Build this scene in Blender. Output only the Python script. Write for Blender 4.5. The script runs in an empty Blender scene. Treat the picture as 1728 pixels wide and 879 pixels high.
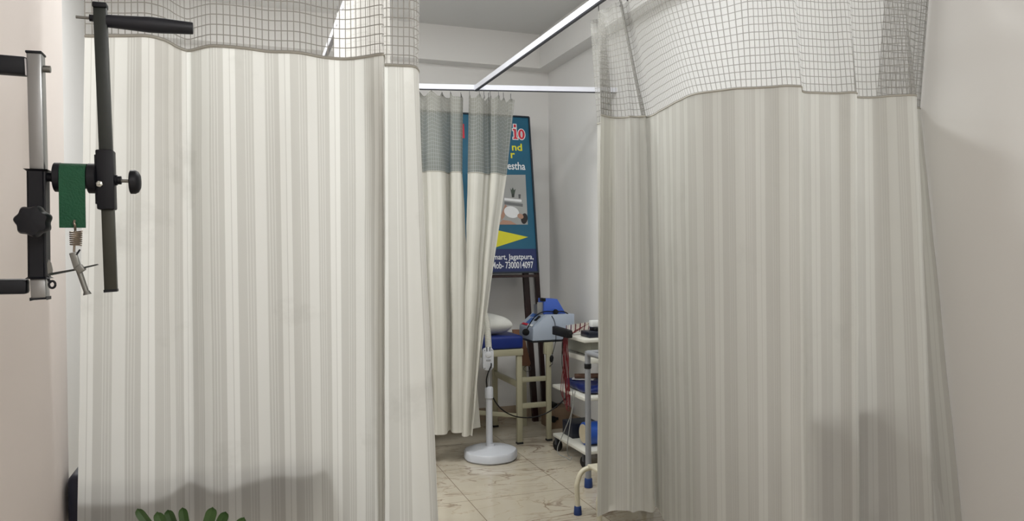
import bpy, bmesh, math, random
from mathutils import Vector, Matrix, noise

# ------------------------------------------------------------------ camera
SC = bpy.context.scene
COL = SC.collection
F = 1248.0
CAM = Vector((0, 0, 1.4))
YAW, PITCH, ROLL = math.radians(19.7), math.radians(0.71), math.radians(0.4)
_f0 = Vector((math.sin(YAW), math.cos(YAW), 0)); _r0 = Vector((math.cos(YAW), -math.sin(YAW), 0)); _z = Vector((0, 0, 1))
FW = _f0 * math.cos(PITCH) - _z * math.sin(PITCH)
_u1 = _z * math.cos(PITCH) + _f0 * math.sin(PITCH)
RT = _r0 * math.cos(ROLL) - _u1 * math.sin(ROLL)
UP = _u1 * math.cos(ROLL) + _r0 * math.sin(ROLL)
cd = bpy.data.cameras.new('camera'); cam = bpy.data.objects.new('camera', cd); COL.objects.link(cam)
cd.sensor_width = 36; cd.lens = F / 1728 * 36; cd.clip_start = 0.02
m3 = Matrix((RT, UP, -FW)).transposed()
cam.matrix_world = Matrix.Translation(CAM) @ m3.to_4x4()
SC.camera = cam
SC.view_settings.view_transform = 'Standard'; SC.view_settings.look = 'None'
SC.view_settings.gamma = 1; SC.view_settings.use_curve_mapping = False
SC.view_settings.exposure = -0.03

# ------------------------------------------------------------------ light
W_ = bpy.data.worlds.new('world'); SC.world = W_; W_.use_nodes = True
W_.node_tree.nodes['Background'].inputs[0].default_value = (.8, .85, 1, 1)
W_.node_tree.nodes['Background'].inputs[1].default_value = 0.0

def area(name, loc, sx, sy, power, col=(1, 1, 1), rot=(0, 0, 0)):
    l = bpy.data.lights.new(name, 'AREA'); l.shape = 'RECTANGLE'; l.size = sx; l.size_y = sy
    l.energy = power; l.color = col
    o = bpy.data.objects.new(name, l); COL.objects.link(o); o.location = loc; o.rotation_euler = rot
    return o
CEIL = 3.2
area('ceiling_lamp_left_cubicle', (-.42, 3.7, CEIL - .02), .5, .5, 47, (1, 1, .99))
area('ceiling_lamp_aisle', (.92, 2.9, CEIL - .02),   .5, .5, 30, (.98, 1, .97))
area('ceiling_lamp_right_cubicle', (1.62, 3.5, CEIL - .02), .4, .4, 15, (.96, .98, 1))
area('ceiling_lamp_front', (1.4, .9, CEIL - .02), .6, .6, 4, (1, .96, .94))
area('ceiling_lamp_back', (1.2, -2.3, CEIL - .02), 1.4, .9, 96, (1, .985, .97))

# ------------------------------------------------------------------ helpers
def ray(px, py):
    return FW + RT * ((px - 864) / F) + UP * ((439.5 - py) / F)
def P(px, py, X=None, Y=None, Z=None, d=None):
    r = ray(px, py)
    if d is not None: k = d
    elif X is not None: k = X / r.x
    elif Y is not None: k = Y / r.y
    else: k = (Z - CAM.z) / r.z
    return CAM + r * k

def hexc(h):
    h = h.lstrip('#'); c = [int(h[i:i + 2], 16) / 255 for i in (0, 2, 4)]
    return tuple((x / 12.92 if x <= .04045 else ((x + .055) / 1.055) ** 2.4) for x in c) + (1,)

_mats = {}
def mat(name, col, rough=.5, metal=0, var=.06, scale=14, bump=0, spec=.5, coat=0):
    if name in _mats: return _mats[name]
    m = bpy.data.materials.new(name); m.use_nodes = True; nt = m.node_tree; N = nt.nodes
    b = N['Principled BSDF']
    c = hexc(col) if isinstance(col, str) else col
    tc = N.new('ShaderNodeTexCoord'); nz = N.new('ShaderNodeTexNoise'); nz.inputs['Scale'].default_value = scale
    nz.inputs['Detail'].default_value = 5
    nt.links.new(tc.outputs['Object'], nz.inputs['Vector'])
    mx = N.new('ShaderNodeMix'); mx.data_type = 'RGBA'
    mx.inputs[6].default_value = tuple(x * (1 - var) for x in c[:3]) + (1,)
    mx.inputs[7].default_value = tuple(min(1, x * (1 + var)) for x in c[:3]) + (1,)
    nt.links.new(nz.outputs[0], mx.inputs[0]); nt.links.new(mx.outputs[2], b.inputs['Base Color'])
    b.inputs['Roughness'].default_value = rough; b.inputs['Metallic'].default_value = metal
    b.inputs['Specular IOR Level'].default_value = spec
    b.inputs['Coat Weight'].default_value = coat
    if bump:
        bp = N.new('ShaderNodeBump'); bp.inputs['Strength'].default_value = bump; bp.inputs['Distance'].default_value = .004
        n2 = N.new('ShaderNodeTexNoise'); n2.inputs['Scale'].default_value = scale * 6
        nt.links.new(tc.outputs['Object'], n2.inputs['Vector']); nt.links.new(n2.outputs[0], bp.inputs['Height'])
        nt.links.new(bp.outputs[0], b.inputs['Normal'])
    _mats[name] = m
    return m

class MB:
    """collects primitives in world coordinates into one mesh"""
    def __init__(s): s.bm = bmesh.new()
    def box(s, lo, hi, bev=0, seg=2):
        t = bmesh.new(); bmesh.ops.create_cube(t, size=1)
        lo, hi = Vector(lo), Vector(hi)
        for v in t.verts: v.co = Vector((lo[i] + (hi[i] - lo[i]) * (v.co[i] + .5) for i in range(3)))
        if bev: bmesh.ops.bevel(t, geom=t.edges[:], offset=bev, segments=seg, affect='EDGES', profile=.5)
        s._add(t); return s
    def _add(s, t):
        me = bpy.data.meshes.new('t'); t.to_mesh(me); t.free(); s.bm.from_mesh(me); bpy.data.meshes.remove(me)
    def bar(s, p, q, w, h, up=(0, 1, 0), bev=0):
        p, q = Vector(p), Vector(q); a = (q - p); L = a.length; a.normalize()
        u = Vector(up); u = (u - a * u.dot(a)).normalized(); v = u.cross(a)
        t = bmesh.new(); bmesh.ops.create_cube(t, size=1)
        for x in t.verts: x.co = p + a * (x.co.x + .5) * L + v * x.co.y * w + u * x.co.z * h
        if bev: bmesh.ops.bevel(t, geom=t.edges[:], offset=bev, segments=2, affect='EDGES', profile=.5)
        s._add(t); return s
    def tube(s, pts, r, seg=10, cap=True):
        pts = [Vector(p) for p in pts]; n = len(pts); rs = r if isinstance(r, (list, tuple)) else [r] * n
        bm = s.bm; rings = []; prev = None
        for i in range(n):
            d = (pts[min(i + 1, n - 1)] - pts[max(i - 1, 0)]).normalized()
            if prev is None:
                u = Vector((0, 0, 1)) if abs(d.z) < .9 else Vector((1, 0, 0))
            else: u = prev
            u = (u - d * u.dot(d)).normalized(); prev = u; v = d.cross(u)
            rings.append([bm.verts.new(pts[i] + (u * math.cos(2 * math.pi * k / seg) + v * math.sin(2 * math.pi * k / seg)) * rs[i]) for k in range(seg)])
        for i in range(n - 1):
            for k in range(seg):
                bm.faces.new((rings[i][k], rings[i][(k + 1) % seg], rings[i + 1][(k + 1) % seg], rings[i + 1][k]))
        if cap:
            bm.faces.new(rings[0][::-1]); bm.faces.new(rings[-1])
        return s
    def lathe(s, prof, base, axis=(0, 0, 1), seg=32, lobes=0, amp=0):
        """prof: list of (radius, height) along axis from base"""
        a = Vector(axis).normalized(); u = a.orthogonal().normalized(); v = a.cross(u); b = Vector(base); bm = s.bm
        rings = []
        for r, h in prof:
            ring = []
            for k in range(seg):
                th = 2 * math.pi * k / seg; rr = r * (1 + amp * math.cos(lobes * th)) if lobes else r
                ring.append(bm.verts.new(b + a * h + (u * math.cos(th) + v * math.sin(th)) * max(rr, 1e-5)))
            rings.append(ring)
        for i in range(len(rings) - 1):
            for k in range(seg):
                bm.faces.new((rings[i][k], rings[i][(k + 1) % seg], rings[i + 1][(k + 1) % seg], rings[i + 1][k]))
        bm.faces.new(rings[0][::-1]); bm.faces.new(rings[-1]); return s
    def prism(s, poly, off, bev=0):
        """poly: list of 3D points, extruded by vector off"""
        t = bmesh.new(); off = Vector(off)
        a = [t.verts.new(Vector(p)) for p in poly]; b = [t.verts.new(Vector(p) + off) for p in poly]; n = len(a)
        t.faces.new(a[::-1]); t.faces.new(b)
        for i in range(n): t.faces.new((a[i], a[(i + 1) % n], b[(i + 1) % n], b[i]))
        bmesh.ops.recalc_face_normals(t, faces=t.faces[:])
        if bev: bmesh.ops.bevel(t, geom=t.edges[:], offset=bev, segments=2, affect='EDGES', profile=.5)
        s._add(t); return s
    def cushion(s, lo, hi, puff=.3, n=14, e=4.0):
        """soft rounded slab"""
        lo, hi = Vector(lo), Vector(hi); c = (lo + hi) / 2; h = (hi - lo) / 2
        t = bmesh.new(); bmesh.ops.create_uvsphere(t, u_segments=4 * n, v_segments=2 * n, radius=1)
        for v in t.verts:
            x, y, z = v.co
            k = 1 / ((abs(x) ** e + abs(y) ** e) ** (1 / e) + 1e-9) if (abs(x) + abs(y)) > 1e-6 else 0
            rr = math.hypot(x, y); X, Y = x * k * rr, y * k * rr
            prof = (max(0, 1 - rr ** (2 / puff))) ** puff if True else 0
            v.co = Vector((c.x + h.x * X, c.y + h.y * Y, c.z + h.z * math.copysign(abs(prof), z)))
        s._add(t); return s
    def build(s, name, m, parent=None, smooth=True, root=None, auto=35):
        bm = s.bm
        bmesh.ops.recalc_face_normals(bm, faces=bm.faces[:])
        me = bpy.data.meshes.new(name)
        if parent is None:
            cs = [v.co for v in bm.verts]
            org = Vector(((min(c.x for c in cs) + max(c.x for c in cs)) / 2, (min(c.y for c in cs) + max(c.y for c in cs)) / 2, min(c.z for c in cs)))
        else:
            org = wloc(parent)
        bmesh.ops.translate(bm, verts=bm.verts[:], vec=-org)
        bm.to_mesh(me); bm.free()
        if smooth:
            for p in me.polygons: p.use_smooth = True
            try: me.set_sharp_from_angle(angle=math.radians(auto))
            except Exception: pass
        for x in (m if isinstance(m, (list, tuple)) else [m]): me.materials.append(x)
        o = bpy.data.objects.new(name, me); COL.objects.link(o)
        if parent is None: o.location = org
        else: o.parent = parent
        return o

def wloc(o):
    v = Vector(o.location)
    while o.parent: o = o.parent; v += o.location
    return v
def tag(o, label, cat, group=None):
    o['label'] = label; o['category'] = cat
    if group: o['group'] = group
    return o
def thing(name, label, cat, loc, group=None):
    o = bpy.data.objects.new(name, None); COL.objects.link(o); o.location = loc; o.empty_display_size = .05
    return tag(o, label, cat, group)
def struct(o): o['kind'] = 'structure'; return o
def spl(pts, n=8):
    pts = [Vector(p) for p in pts]; out = []
    for i in range(len(pts) - 1):
        a, b, c, d = pts[max(i - 1, 0)], pts[i], pts[i + 1], pts[min(i + 2, len(pts) - 1)]
        for k in range(n):
            t = k / n
            out.append(.5 * ((2 * b) + (c - a) * t + (2 * a - 5 * b + 4 * c - d) * t * t + (3 * b - a - 3 * c + d) * t ** 3))
    out.append(pts[-1]); return out

# ------------------------------------------------------------------ room shell
def wall_mat(name, col, bump=.05):
    return mat(name, col, rough=.7, var=.025, scale=1.6, bump=bump, spec=.25)
M_wall = wall_mat('wall_paint', '#e2e1df'); M_wall_pink = wall_mat('wall_paint_warm', '#ece3df')
M_ceil = wall_mat('ceiling_paint', '#d6d6d4')
def floor_mat():
    m = bpy.data.materials.new('polished_marble_tile'); m.use_nodes = True; nt = m.node_tree; N = nt.nodes; L = nt.links; b = N['Principled BSDF']
    tc0 = N.new('ShaderNodeTexCoord'); tc_ = N.new('ShaderNodeVectorMath'); tc_.inputs[1].default_value = (.745, 1.23, 0); L.new(tc0.outputs['Object'], tc_.inputs[0])
    class tc: outputs = {'Object': tc_.outputs[0]}
    def math_(op, a, bv=None):
        n = N.new('ShaderNodeMath'); n.operation = op
        if isinstance(a, (int, float)): n.inputs[0].default_value = a
        else: L.new(a, n.inputs[0])
        if bv is not None:
            if isinstance(bv, (int, float)): n.inputs[1].default_value = bv
            else: L.new(bv, n.inputs[1])
        return n.outputs[0]
    sp = N.new('ShaderNodeSeparateXYZ'); L.new(tc.outputs['Object'], sp.inputs[0])
    def joint(c, off):
        fr = math_('FRACT', math_('DIVIDE', math_('ADD', c, 6 - off), .6))
        return math_('LESS_THAN', fr, .006)
    j = math_('MAXIMUM', joint(sp.outputs[0], .557), joint(sp.outputs[1], .38))
    def vein(scale, w, seed, dist=1.2):
        mp = N.new('ShaderNodeMapping'); mp.inputs['Location'].default_value = (seed, seed * 2, 0); L.new(tc.outputs['Object'], mp.inputs[0])
        mp.inputs['Scale'].default_value = (.75, 1.7, 1); mp.inputs['Rotation'].default_value = (0, 0, .12 * seed - .2)
        nz = N.new('ShaderNodeTexNoise'); nz.inputs['Scale'].default_value = scale; nz.inputs['Detail'].default_value = 7; nz.inputs['Distortion'].default_value = dist
        L.new(mp.outputs[0], nz.inputs['Vector'])
        d = math_('ABSOLUTE', math_('SUBTRACT', nz.outputs[0], .5))
        mr = N.new('ShaderNodeMapRange'); mr.inputs[1].default_value = 0; mr.inputs[2].default_value = w; mr.inputs[3].default_value = 1; mr.inputs[4].default_value = 0
        L.new(d, mr.inputs[0]); return mr.outputs[0]
    base = N.new('ShaderNodeTexNoise'); base.inputs['Scale'].default_value = 3; base.inputs['Detail'].default_value = 6; L.new(tc.outputs['Object'], base.inputs['Vector'])
    cr = N.new('ShaderNodeMix'); cr.data_type = 'RGBA'; cr.inputs[6].default_value = hexc('#a59c8a'); cr.inputs[7].default_value = hexc('#c0b8a8'); L.new(base.outputs[0], cr.inputs[0])
    patch = N.new('ShaderNodeTexNoise'); patch.inputs['Scale'].default_value = 2.2; L.new(tc.outputs['Object'], patch.inputs['Vector'])
    pm = N.new('ShaderNodeMapRange'); pm.inputs[1].default_value = .38; pm.inputs[2].default_value = .55; L.new(patch.outputs[0], pm.inputs[0])
    v1 = math_('MULTIPLY', math_('MULTIPLY', vein(2.0, .014, 1.3), pm.outputs[0]), .75)
    v2 = math_('MULTIPLY', vein(3.6, .012, 4.1, .8), .45)
    x1 = N.new('ShaderNodeMix'); x1.data_type = 'RGBA'; L.new(v1, x1.inputs[0]); L.new(cr.outputs[2], x1.inputs[6]); x1.inputs[7].default_value = hexc('#6b503e')
    x2 = N.new('ShaderNodeMix'); x2.data_type = 'RGBA'; L.new(v2, x2.inputs[0]); L.new(x1.outputs[2], x2.inputs[6]); x2.inputs[7].default_value = hexc('#8c7760')
    x3 = N.new('ShaderNodeMix'); x3.data_type = 'RGBA'; L.new(j, x3.inputs[0]); L.new(x2.outputs[2], x3.inputs[6]); x3.inputs[7].default_value = hexc('#6d5c4c')
    L.new(x3.outputs[2], b.inputs['Base Color']); b.inputs['Roughness'].default_value = .13
    b.inputs['Specular IOR Level'].default_value = .6
    return m
M_floor = floor_mat()
XR, YD, XL, XA, YB, YJ = 2.44, 5.86, -.45, -.95, -3.4, 2.24
def slab(name, lo, hi, m): return struct(MB().box(lo, hi).build(name, m, smooth=False))
fl = MB().box((XA - .2, YB - .2, -.1), (XR + .2, YD + .2, 0)).build('floor', M_floor, smooth=False); struct(fl)
slab('ceiling', (XA - .2, YB - .2, CEIL), (XR + .2, YD + .2, CEIL + .1), M_ceil)
slab('wall_far', (XA - .2, YD, 0), (XR + .2, YD + .15, CEIL), M_wall)
slab('wall_right', (XR, YB, 0), (XR + .15, YD, CEIL), M_wall)
struct(MB().box((XA - .2, YB, 0), (XL, YJ, CEIL), bev=.012).build('wall_left', M_wall_pink))
slab('wall_alcove', (XA - .15, YJ, 0), (XA, YD, CEIL), M_wall)
slab('wall_back', (XA - .2, YB - .15, 0), (XR + .15, YB, CEIL), M_wall)
BZ = 2.92
struct(MB().box((XA, YD - .13, BZ), (XR, YD, CEIL)).build('trim_1', M_wall, smooth=False))
struct(MB().box((XR - .13, YB, BZ), (XR, YD - .13, CEIL)).build('trim_2', M_wall, smooth=False))
M_skirt = mat('skirting_marble', '#b09f8c', rough=.25, var=.12, scale=9)
struct(MB().box((XR - .012, 2.6, 0), (XR, YD, .1)).build('baseboard_right', M_skirt, smooth=False))
struct(MB().box((XA, YD - .012, 0), (XR - .012, YD, .1)).build('baseboard_far', M_skirt, smooth=False))

# ------------------------------------------------------------------ curtain tracks
M_track = mat('white_track_metal', '#dfe1ea', rough=.35, var=.02)
M_slot = mat('track_slot_dark', '#3a3c44', rough=.6)
M_hook = mat('steel_hook', '#6d6d70', rough=.35, metal=.8)
YT = 4.70
J0 = P(802, 149, Y=YT)                 # junction of the aisle track and the far track
J1 = P(1010, -1, X=J0.x)
ZT = (J0.z + J1.z) / 2
def track(name, label, pts, group=None):
    t = thing(name, label, 'curtain rail', tuple(pts[0]), group)
    a = MB(); s = MB()
    for p, q in zip(pts, pts[1:]):
        p, q = Vector(p), Vector(q); d = (q - p).normalized() * .004
        a.bar(p - d, q + d, .022, .032, up=(0, 0, 1))
        s.bar(p - d + Vector((0, 0, -.0185)), q + d + Vector((0, 0, -.0185)), .016, .006, up=(0, 0, 1))
    a.build('track', M_track, t, smooth=False); s.build('slot', M_slot, t, smooth=False)
    return t
def arc(c, r, a0, a1, n, z):
    return [(c[0] + r * math.cos(math.radians(a0 + (a1 - a0) * i / n)), c[1] + r * math.sin(math.radians(a0 + (a1 - a0) * i / n)), z) for i in range(n + 1)]
XRAIL = J0.x
R0 = P(715, 146, Y=YT + .02); R1 = P(1006, 151.5, Y=YT - .06)
dirR = (R1 - R0)
Rr = R0 + dirR * ((XR - R0.x) / dirR.x); Rl = R0 + dirR * ((XA - R0.x) / dirR.x)
Rl = R0 + dirR * ((.40 - R0.x) / dirR.x); Rl.y = YT + .0
TF = [Rl, R0, Rr]
track('curtain_rail', 'white curtain rail crossing the far end of the room above the two short curtains', TF)
ZN = ZT
track('curtain_rail', 'white curtain rail running from the far rail out over the right curtain', [(XRAIL, YT - .015, J0.z), (XRAIL, 2.45, ZN)] + arc((XRAIL + .42, 2.45), .42, 180, 270, 8, ZN)[1:] + [(XR, 2.03, ZN)])
XLR = .415
track('curtain_rail', 'white curtain rail seen through the net top of the left curtain', [(XA, 2.09, ZN), (XLR - .2, 2.09, ZN)] + arc((XLR - .2, 2.29), .2, -90, 0, 6, ZN)[1:] + [(XLR, YT - .0, ZN)])

# ------------------------------------------------------------------ curtain cloth
def cloth_mat(name, light, dark, trans, mottle=.5, tcol=None):
    m = bpy.data.materials.new(name); m.use_nodes = True; nt = m.node_tree; N = nt.nodes; L = nt.links; b = N['Principled BSDF']
    uv = N.new('ShaderNodeUVMap'); sp = N.new('ShaderNodeSeparateXYZ'); L.new(uv.outputs[0], sp.inputs[0])
    dv = N.new('ShaderNodeMath'); dv.operation = 'DIVIDE'; L.new(sp.outputs[0], dv.inputs[0]); dv.inputs[1].default_value = .14
    fr = N.new('ShaderNodeMath'); fr.operation = 'FRACT'; L.new(dv.outputs[0], fr.inputs[0])
    rp = N.new('ShaderNodeValToRGB'); rp.color_ramp.interpolation = 'CONSTANT'
    stops = [(0, .95), (.105, .3), (.118, 1), (.21, .12), (.37, .6), (.383, .12), (.42, .6), (.433, .12), (.475, .55), (.488, .1), (.53, .8), (.745, .1), (.785, .6), (.798, .1), (.835, .6), (.848, .1), (.885, .55), (.9, .1)]
    e = rp.color_ramp.elements
    e[0].position = 0; e[0].color = (stops[0][1],) * 3 + (1,); e[1].position = stops[-1][0]; e[1].color = (stops[-1][1],) * 3 + (1,)
    for p, v in stops[1:-1]:
        k = e.new(p); k.color = (v, v, v, 1)
    L.new(fr.outputs[0], rp.inputs[0])
    mx = N.new('ShaderNodeMix'); mx.data_type = 'RGBA'; mx.inputs[6].default_value = hexc(dark); mx.inputs[7].default_value = hexc(light)
    L.new(rp.outputs[0], mx.inputs[0])
    tc = N.new('ShaderNodeTexCoord'); nz = N.new('ShaderNodeTexNoise'); nz.inputs['Scale'].default_value = 3.4; nz.inputs['Detail'].default_value = 8; nz.inputs['Roughness'].default_value = .62
    L.new(tc.outputs['Object'], nz.inputs['Vector'])
    mr = N.new('ShaderNodeMapRange'); mr.inputs[1].default_value = .58; mr.inputs[2].default_value = .75; mr.inputs[3].default_value = 0; mr.inputs[4].default_value = mottle * .35  # noise-driven grey mottling over the stripes
    L.new(nz.outputs[0], mr.inputs[0])
    st = N.new('ShaderNodeMix'); st.data_type = 'RGBA'; L.new(mr.outputs[0], st.inputs[0]); L.new(mx.outputs[2], st.inputs[6]); st.inputs[7].default_value = hexc('#8d8b84')
    L.new(st.outputs[2], b.inputs['Base Color']); b.inputs['Roughness'].default_value = .55; b.inputs['Specular IOR Level'].default_value = .35
    bp = N.new('ShaderNodeBump'); bp.inputs['Strength'].default_value = .35; bp.inputs['Distance'].default_value = .006
    n2 = N.new('ShaderNodeTexNoise'); n2.inputs['Scale'].default_value = 9; n2.inputs['Detail'].default_value = 6
    mp = N.new('ShaderNodeMapping'); mp.inputs['Scale'].default_value = (1, 1, .5); L.new(tc.outputs['Object'], mp.inputs[0]); L.new(mp.outputs[0], n2.inputs['Vector'])
    L.new(n2.outputs[0], bp.inputs['Height']); L.new(bp.outputs[0], b.inputs['Normal'])
    tr = N.new('ShaderNodeBsdfTranslucent'); L.new(bp.outputs[0], tr.inputs['Normal'])
    if tcol:
        tm = N.new('ShaderNodeMix'); tm.data_type = 'RGBA'; tm.inputs[0].default_value = .7; L.new(st.outputs[2], tm.inputs[6]); tm.inputs[7].default_value = hexc(tcol); L.new(tm.outputs[2], tr.inputs[0])
    else: L.new(st.outputs[2], tr.inputs[0])
    ms = N.new('ShaderNodeMixShader'); ms.inputs[0].default_value = trans
    L.new(b.outputs[0], ms.inputs[1]); L.new(tr.outputs[0], ms.inputs[2]); L.new(ms.outputs[0], N['Material Output'].inputs[0])
    return m
def net_mat(name, thread, veil, cell=(.0162, .0262), veil_op=.3, op=.95):
    m = bpy.data.materials.new(name); m.use_nodes = True; nt = m.node_tree; N = nt.nodes; L = nt.links; b = N['Principled BSDF']
    uv = N.new('ShaderNodeUVMap'); sp = N.new('ShaderNodeSeparateXYZ'); L.new(uv.outputs[0], sp.inputs[0])
    def mth(op_, a, v):
        n = N.new('ShaderNodeMath'); n.operation = op_; L.new(a, n.inputs[0])
        if isinstance(v, (int, float)): n.inputs[1].default_value = v
        else: L.new(v, n.inputs[1])
        return n.outputs[0]
    def line(c, size, w):
        n = N.new('ShaderNodeMath'); n.operation = 'FRACT'; L.new(mth('DIVIDE', c, size), n.inputs[0]); return mth('LESS_THAN', n.outputs[0], w)
    g = mth('MAXIMUM', line(sp.outputs[0], cell[0], .16), line(sp.outputs[1], cell[1], .105))
    mx = N.new('ShaderNodeMix'); mx.data_type = 'RGBA'; L.new(g, mx.inputs[0]); mx.inputs[6].default_value = hexc(veil); mx.inputs[7].default_value = hexc(thread)
    L.new(mx.outputs[2], b.inputs['Base Color']); b.inputs['Roughness'].default_value = .6; b.inputs['Specular IOR Level'].default_value = .2
    tl = N.new('ShaderNodeBsdfTranslucent'); L.new(mx.outputs[2], tl.inputs[0])
    m1 = N.new('ShaderNodeMixShader'); m1.inputs[0].default_value = .35; L.new(b.outputs[0], m1.inputs[1]); L.new(tl.outputs[0], m1.inputs[2])
    tp = N.new('ShaderNodeBsdfTransparent')
    al = N.new('ShaderNodeMapRange'); al.inputs[3].default_value = veil_op; al.inputs[4].default_value = op; L.new(g, al.inputs[0])
    m2 = N.new('ShaderNodeMixShader'); L.new(al.outputs[0], m2.inputs[0]); L.new(tp.outputs[0], m2.inputs[1]); L.new(m1.outputs[0], m2.inputs[2])
    L.new(m2.outputs[0], N['Material Output'].inputs[0]); return m

def hermite(vals, ts, q):
    """C1 interpolation of vectors vals at knots ts"""
    n = len(ts); out = []; i = 0
    tan = []
    for k in range(n):
        a, c = max(k - 1, 0), min(k + 1, n - 1)
        tan.append((vals[c] - vals[a]) / max(ts[c] - ts[a], 1e-6))
    for t in q:
        while i < n - 2 and t > ts[i + 1]: i += 1
        h = max(ts[i + 1] - ts[i], 1e-6); u = (t - ts[i]) / h
        out.append(vals[i] * (2 * u ** 3 - 3 * u * u + 1) + tan[i] * h * (u ** 3 - 2 * u * u + u) + vals[i + 1] * (3 * u * u - 2 * u ** 3) + tan[i + 1] * h * (u ** 3 - u * u))
    return out
def curtain(name, label, cols, zb, ztop, zbot, M_cl, M_nt, M_seam, seed=1, ripple=.004, hooks=(), step=.007, rows=70, u0=0, sag=.0, wr=.0012, hookz=None, wl=(.09, .42), hem=None):
    """cols: (top XY, border XY, low XYZ) across the width"""
    rnd = random.Random(seed)
    T = [Vector(c[0][:2]) for c in cols]; B = [Vector(c[1][:2]) for c in cols]; Lo = [Vector((c[2][0], c[2][1], c[2][2])) for c in cols]
    ts = [0]
    for a, b, lo, lo2 in zip(B, B[1:], Lo, Lo[1:]):
        ts.append(ts[-1] + max((b - a).length, .6 * (lo2.xy - lo.xy).length, .006))
    n = max(int(ts[-1] / step), 20); q = [ts[-1] * i / n for i in range(n + 1)]
    T, B, Lo = hermite(T, ts, q), hermite(B, ts, q), hermite(Lo, ts, q)
    root = thing(name, label, 'curtain', (B[n // 2].x, B[n // 2].y, zbot))
    nrm = []
    S = [0]
    for i in range(n + 1):
        d = (B[min(i + 2, n)] - B[max(i - 2, 0)]); d = d.normalized() if d.length > 1e-6 else Vector((1, 0)); nrm.append(Vector((d.y, -d.x)))
        if i: S.append(S[-1] + (B[i] - B[i - 1]).length)
    waves = [(rnd.uniform(*wl), rnd.uniform(0, 6.3), rnd.uniform(-.5, .5), rnd.uniform(.4, 1)) for _ in range(6)]
    def disp(i, Z):
        k = min(1, max(0, abs(Z - zb) / .35 + .25))
        r = sum(a * math.sin(2 * math.pi * S[i] / w + p + c * (Z - zb)) for w, p, c, a in waves) / 3
        w2 = noise.noise(Vector((S[i] * 9, Z * 3.5, seed * 7.3))) * wr * 2 + noise.noise(Vector((S[i] * 25 + Z * 8, Z * 14, seed * 3.1))) * wr * .6
        return (r * ripple + w2) * k
    hookS = []
    def grid(zs, posf, nm, m, kd=1.0):
        bm = bmesh.new(); uvl = bm.loops.layers.uv.new('UVMap'); V = []
        for z in zs:
            row = []
            for i in range(n + 1):
                xy, zz = posf(i, z); xy = xy + nrm[i] * (disp(i, z) if kd == 1 else disp(i, zb) * (1 - (z - zb) / (ztop - zb)) + math.sin(S[i] * 60) * .002 * (z - zb) / (ztop - zb))
                row.append(bm.verts.new((xy.x, xy.y, zz)))
            V.append(row)
        for r in range(len(zs) - 1):
            for i in range(n):
                f = bm.faces.new((V[r][i], V[r][i + 1], V[r + 1][i + 1], V[r + 1][i]))
                for l, (ii, rr) in zip(f.loops, ((i, r), (i + 1, r), (i + 1, r + 1), (i, r + 1))): l[uvl].uv = (S[ii] + u0, zs[rr])
        org = wloc(root); bmesh.ops.translate(bm, verts=bm.verts[:], vec=-org)
        me = bpy.data.meshes.new(nm); bm.to_mesh(me); bm.free(); me.materials.append(m)
        for p in me.polygons: p.use_smooth = True
        o = bpy.data.objects.new(nm, me); COL.objects.link(o); o.parent = root
        return V
    def cl(i, z):
        if hem:
            rise = hem[0] * max(0, 1 - max(0, S[i] - hem[1]) / hem[2]) ** 2; z = zb - (zb - z) * (zb - zbot - rise) / (zb - zbot)
        k = (zb - z) / (zb - Lo[i].z)
        return B[i] + (Lo[i].xy - B[i]) * k, z
    grid([zbot + (zb - zbot) * j / rows for j in range(rows + 1)], cl, 'fabric_panel', M_cl)
    def nt_(i, z):
        k = (z - zb) / (ztop - zb)
        zz = z
        if hooks and sag:
            dd = min(abs(q[i] / ts[-1] - h) for h in hooks); zz = z - k * min(sag, dd * sag * 18)
        return B[i] + (T[i] - B[i]) * k, zz
    grid([zb + (ztop - zb) * j / 24 for j in range(25)], nt_, 'net_panel', M_nt, kd=.2)
    sm = MB(); sm.tube([Vector((B[i].x + nrm[i].x * (disp(i, zb) + .0), B[i].y + nrm[i].y * disp(i, zb), zb)) for i in range(0, n + 1, 2)], .0032, 6)
    sm.build('seam', M_seam, root)
    for h in hooks:
        i = min(n, max(0, round(h * n))); p = Vector((T[i].x, T[i].y, ztop - .012))
        top = hookz(p) if hookz else ZN - .02
        hk = MB(); hk.tube(spl([p + Vector((0, .003, -.006)), p + Vector((.004, .004, -.010)), p + Vector((.005, 0, 0)), p + Vector((0, 0, .014)), Vector((p.x, p.y, top))], 4), .0019, 6)
        hk.build('hook', M_hook, root)
    return root

M_clothL = cloth_mat('curtain_cloth_cream', '#e4e4e0', '#c6c5c0', .62, mottle=.9)
M_clothR = cloth_mat('curtain_cloth_cream_reverse', '#dadad5', '#cbcac5', .55, mottle=.4)
M_clothF = cloth_mat('curtain_cloth_cream_plain', '#e0ded6', '#d4d2c9', .35, mottle=.3)
M_net = net_mat('curtain_net', '#8e8b85', '#e6e5e2', veil_op=.2)  # grey threads, here and on the right net, paint in their backlit darkness
M_netR = net_mat('curtain_net_reverse', '#85837d', '#9b9a96', veil_op=.42, op=.8)
M_netF = net_mat('curtain_net_far', '#aaaaa5', '#98988f', veil_op=.74)
M_seam = mat('curtain_seam_thread', '#a8a59c', rough=.8)
ZB = 1.4 + .536
def Bd(px, py): return P(px, py, Z=ZB)

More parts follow.
